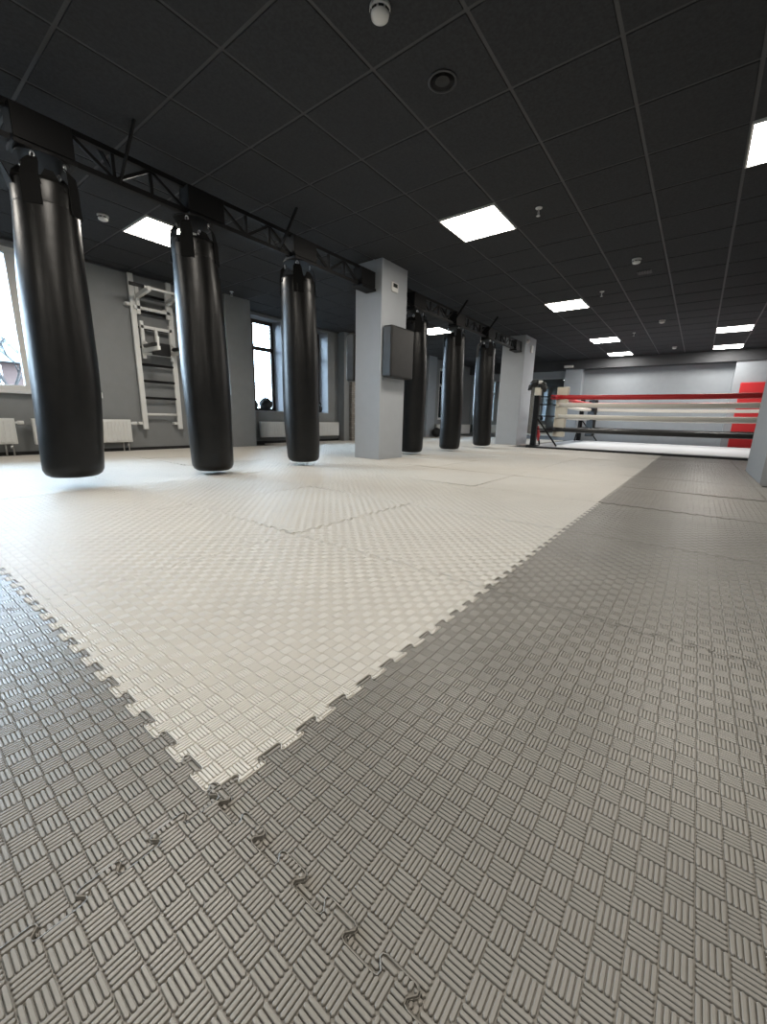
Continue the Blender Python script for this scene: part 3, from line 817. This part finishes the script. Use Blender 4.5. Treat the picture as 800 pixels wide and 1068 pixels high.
# red pad on the far right pier
t = thing('wall_padding', 'tall red padded panel on the far wall at the right behind the ring', 'wall pad', (14.28, -1.45, 0))
MB().box(14.215, 14.285, -1.69, -1.185, 0.01, 1.70, .02, 2).build('cushion', M['red'], t)
MB().box(14.285, 14.30, -1.67, -1.205, 0.03, 1.68).build('backing_board', M['darkwall'], t)

# ------------------------------------------------------------------ ceiling fittings
def detector(x, y, label, r=0.05):
    t = thing('smoke_detector', label, 'smoke detector', (x, y, H), 'white ceiling smoke detectors')
    MB().lathe([(r*1.05, H), (r*1.05, H-.014), (r*.98, H-.018)], 24, c=(x, y, 0)).build('base', M['plastic'], t, smooth=True)
    MB().lathe([(r*.86, H-.016), (r*.92, H-.030), (r*.86, H-.044), (r*.55, H-.052), (r*.1, H-.054)], 24, c=(x, y, 0)).build('sensor_head', M['plastic'], t, smooth=True)
    sl = MB()
    for k in range(8):
        a = 2*PI*k/8
        d = Vector((math.cos(a), math.sin(a), 0)); s = Vector((-d.y, d.x, 0))
        sl.bar(Vector((x, y, H-.026)) + d*r*.905 - s*r*.25, Vector((x, y, H-.026)) + d*r*.905 + s*r*.25, .006, .008)
    sl.build('vent_slots', M['rubber'], t)
detector(1.69, 1.075, 'white smoke detector at the top edge of the photo')
detector(5.99, .43, 'white smoke detector right of the second large ceiling panel')
detector(9.70, .39, 'white smoke detector in front of the ring lights, farther one')
detector(13.1, .33, 'white smoke detector farthest, just before the dark beam')
detector(1.70, 4.72, 'white smoke detector between the nearest bag and its ceiling panel')
def sprinkler(x, y, label):
    t = thing('sprinkler', label, 'sprinkler', (x, y, H), 'ceiling sprinklers')
    MB().lathe([(.032, H), (.030, H-.006), (.012, H-.01)], 20, c=(x, y, 0)).build('escutcheon', M['plastic'], t, smooth=True)
    MB().tube([(x, y, H-.005), (x, y, H-.035)], .007, 8).tube([(x-.014, y, H-.03), (x-.018, y, H-.05), (x, y, H-.066)], .003, 6).tube([(x+.014, y, H-.03), (x+.018, y, H-.05), (x, y, H-.066)], .003, 6).bar((x-.016, y, H-.03), (x+.016, y, H-.03), .006).build('frame', M['chrome'], t)
    MB().lathe([(.018, H-.066), (.018, H-.069)], 14, c=(x, y, 0)).build('deflector', M['chrome'], t)
sprinkler(4.08, 1.03, 'small sprinkler head right of the large middle ceiling panel')
sprinkler(7.15, 1.01, 'small sprinkler head beyond the second ceiling panel')
sprinkler(10.7, .97, 'small sprinkler head beside the left front ring light')
sprinkler(3.95, 5.95, 'small sprinkler head by the left wall pilaster')
t = thing('ceiling_speaker', 'round black loudspeaker set flush in the near ceiling', 'loudspeaker', (2.26, 1.045, H))
MB().lathe([(.088, H), (.088, H-.006), (.078, H-.010), (.074, H-.006), (.074, H-.001)], 36, c=(2.26, 1.045, 0)).build('rim', M['grid'], t, smooth=True)
MB().lathe([(.074, H-.003), (.05, H-.002), (.02, H-.006), (.002, H-.008)], 30, c=(2.26, 1.045, 0)).build('grille', M['grille'], t, smooth=True)
t = thing('ceiling_vent', 'small dark vent flush in the ceiling behind a white smoke detector', 'vent', (6.55, .40, H))
v = MB().box(6.47, 6.63, .32, .48, H-.006, H)
for k in range(5): v.box(6.485, 6.615, .335+k*.03, .345+k*.03, H-.012, H-.005)
v.build('grille', M['grille'], t)
t = thing('emergency_light', 'small white emergency light box on the beam left of the ring', 'emergency light', (14.3, 3.35, 2.36))
MB().box(14.19, 14.25, 3.0, 3.28, 2.30, 2.37, .01).build('case', M['plastic'], t)

# ------------------------------------------------------------------ outside the windows
struct('ground_outside', MB().box(-40, 60, 7.2, 60, -1.4, -1.3), M['ground'])
t = thing('house', 'pink rendered house with pale blue metal roof seen through the left window', 'house', (0, 18, -1.3))
hb = MB().box(-6.0, 3.62, 18, 24, -1.3, 2.16); hb.build('walls', M['pink'], t)
r = MB()
r.bm.faces.new([r.bm.verts.new(q) for q in ((-6.4, 17.7, 2.10), (3.9, 17.7, 2.10), (3.9, 21, 3.25), (-6.4, 21, 3.25))])
r.bm.faces.new([r.bm.verts.new(q) for q in ((-6.4, 24.3, 2.10), (-6.4, 21, 3.25), (3.9, 21, 3.25), (3.9, 24.3, 2.10))])
r.bm.faces.new([r.bm.verts.new(q) for q in ((-6.4, 17.7, 2.09), (-6.4, 24.3, 2.09), (3.9, 24.3, 2.09), (3.9, 17.7, 2.09))])
for k in range(26):
    x = -6.2 + k*.4
    r.bar((x, 17.7, 2.12), (x, 21, 3.27), .04)
r.build('roof', M['roof'], t)
for x in (-4.5, -1.6, 0.6, 2.65):
    w = MB().box(x-.45, x+.45, 17.94, 18.0, 1.35, 2.0).build('window', M['sill'], t)
    MB().box(x-.38, x+.38, 17.92, 17.945, 1.41, 1.95).build('pane', M['screen'], w)
def tree(x, y, h, seed, label):
    rg = random.Random(seed)
    t = thing('bare_tree', label, 'tree', (x, y, -1.3), 'bare trees outside')
    MB().tube([(x, y, -1.3), (x+.05, y, h*.25-1.3), (x-.03, y+.1, h*.45-1.3)], [.09, .07, .05], 8).build('trunk', M['bark'], t, smooth=True)
    br = MB()
    def grow(p, d, l, r, n):
        q = p + d*l
        br.tube([p, (p+q)/2 + Vector((rg.uniform(-.04, .04), 0, rg.uniform(-.04, .04))), q], [r, r*.85, r*.65], 5)
        if n == 0: return
        for _ in range(3):
            dd = (d + Vector((rg.uniform(-.75, .75), rg.uniform(-.5, .5), rg.uniform(-.3, .5)))).normalized()
            grow(p + d*l*rg.uniform(.6, 1), dd, l*.74, r*.62, n-1)
    for k in range(4):
        a = k*PI/2 + .4
        grow(Vector((x-.03, y+.1, h*.42-1.3)), Vector((math.cos(a)*.6, math.sin(a)*.5, .9)).normalized(), h*.19, .028, 5)
    br.build('branches', M['bark'], t)
tree(2.85, 15.5, 5.6, 3, 'bare winter tree outside the left window before the house roof')
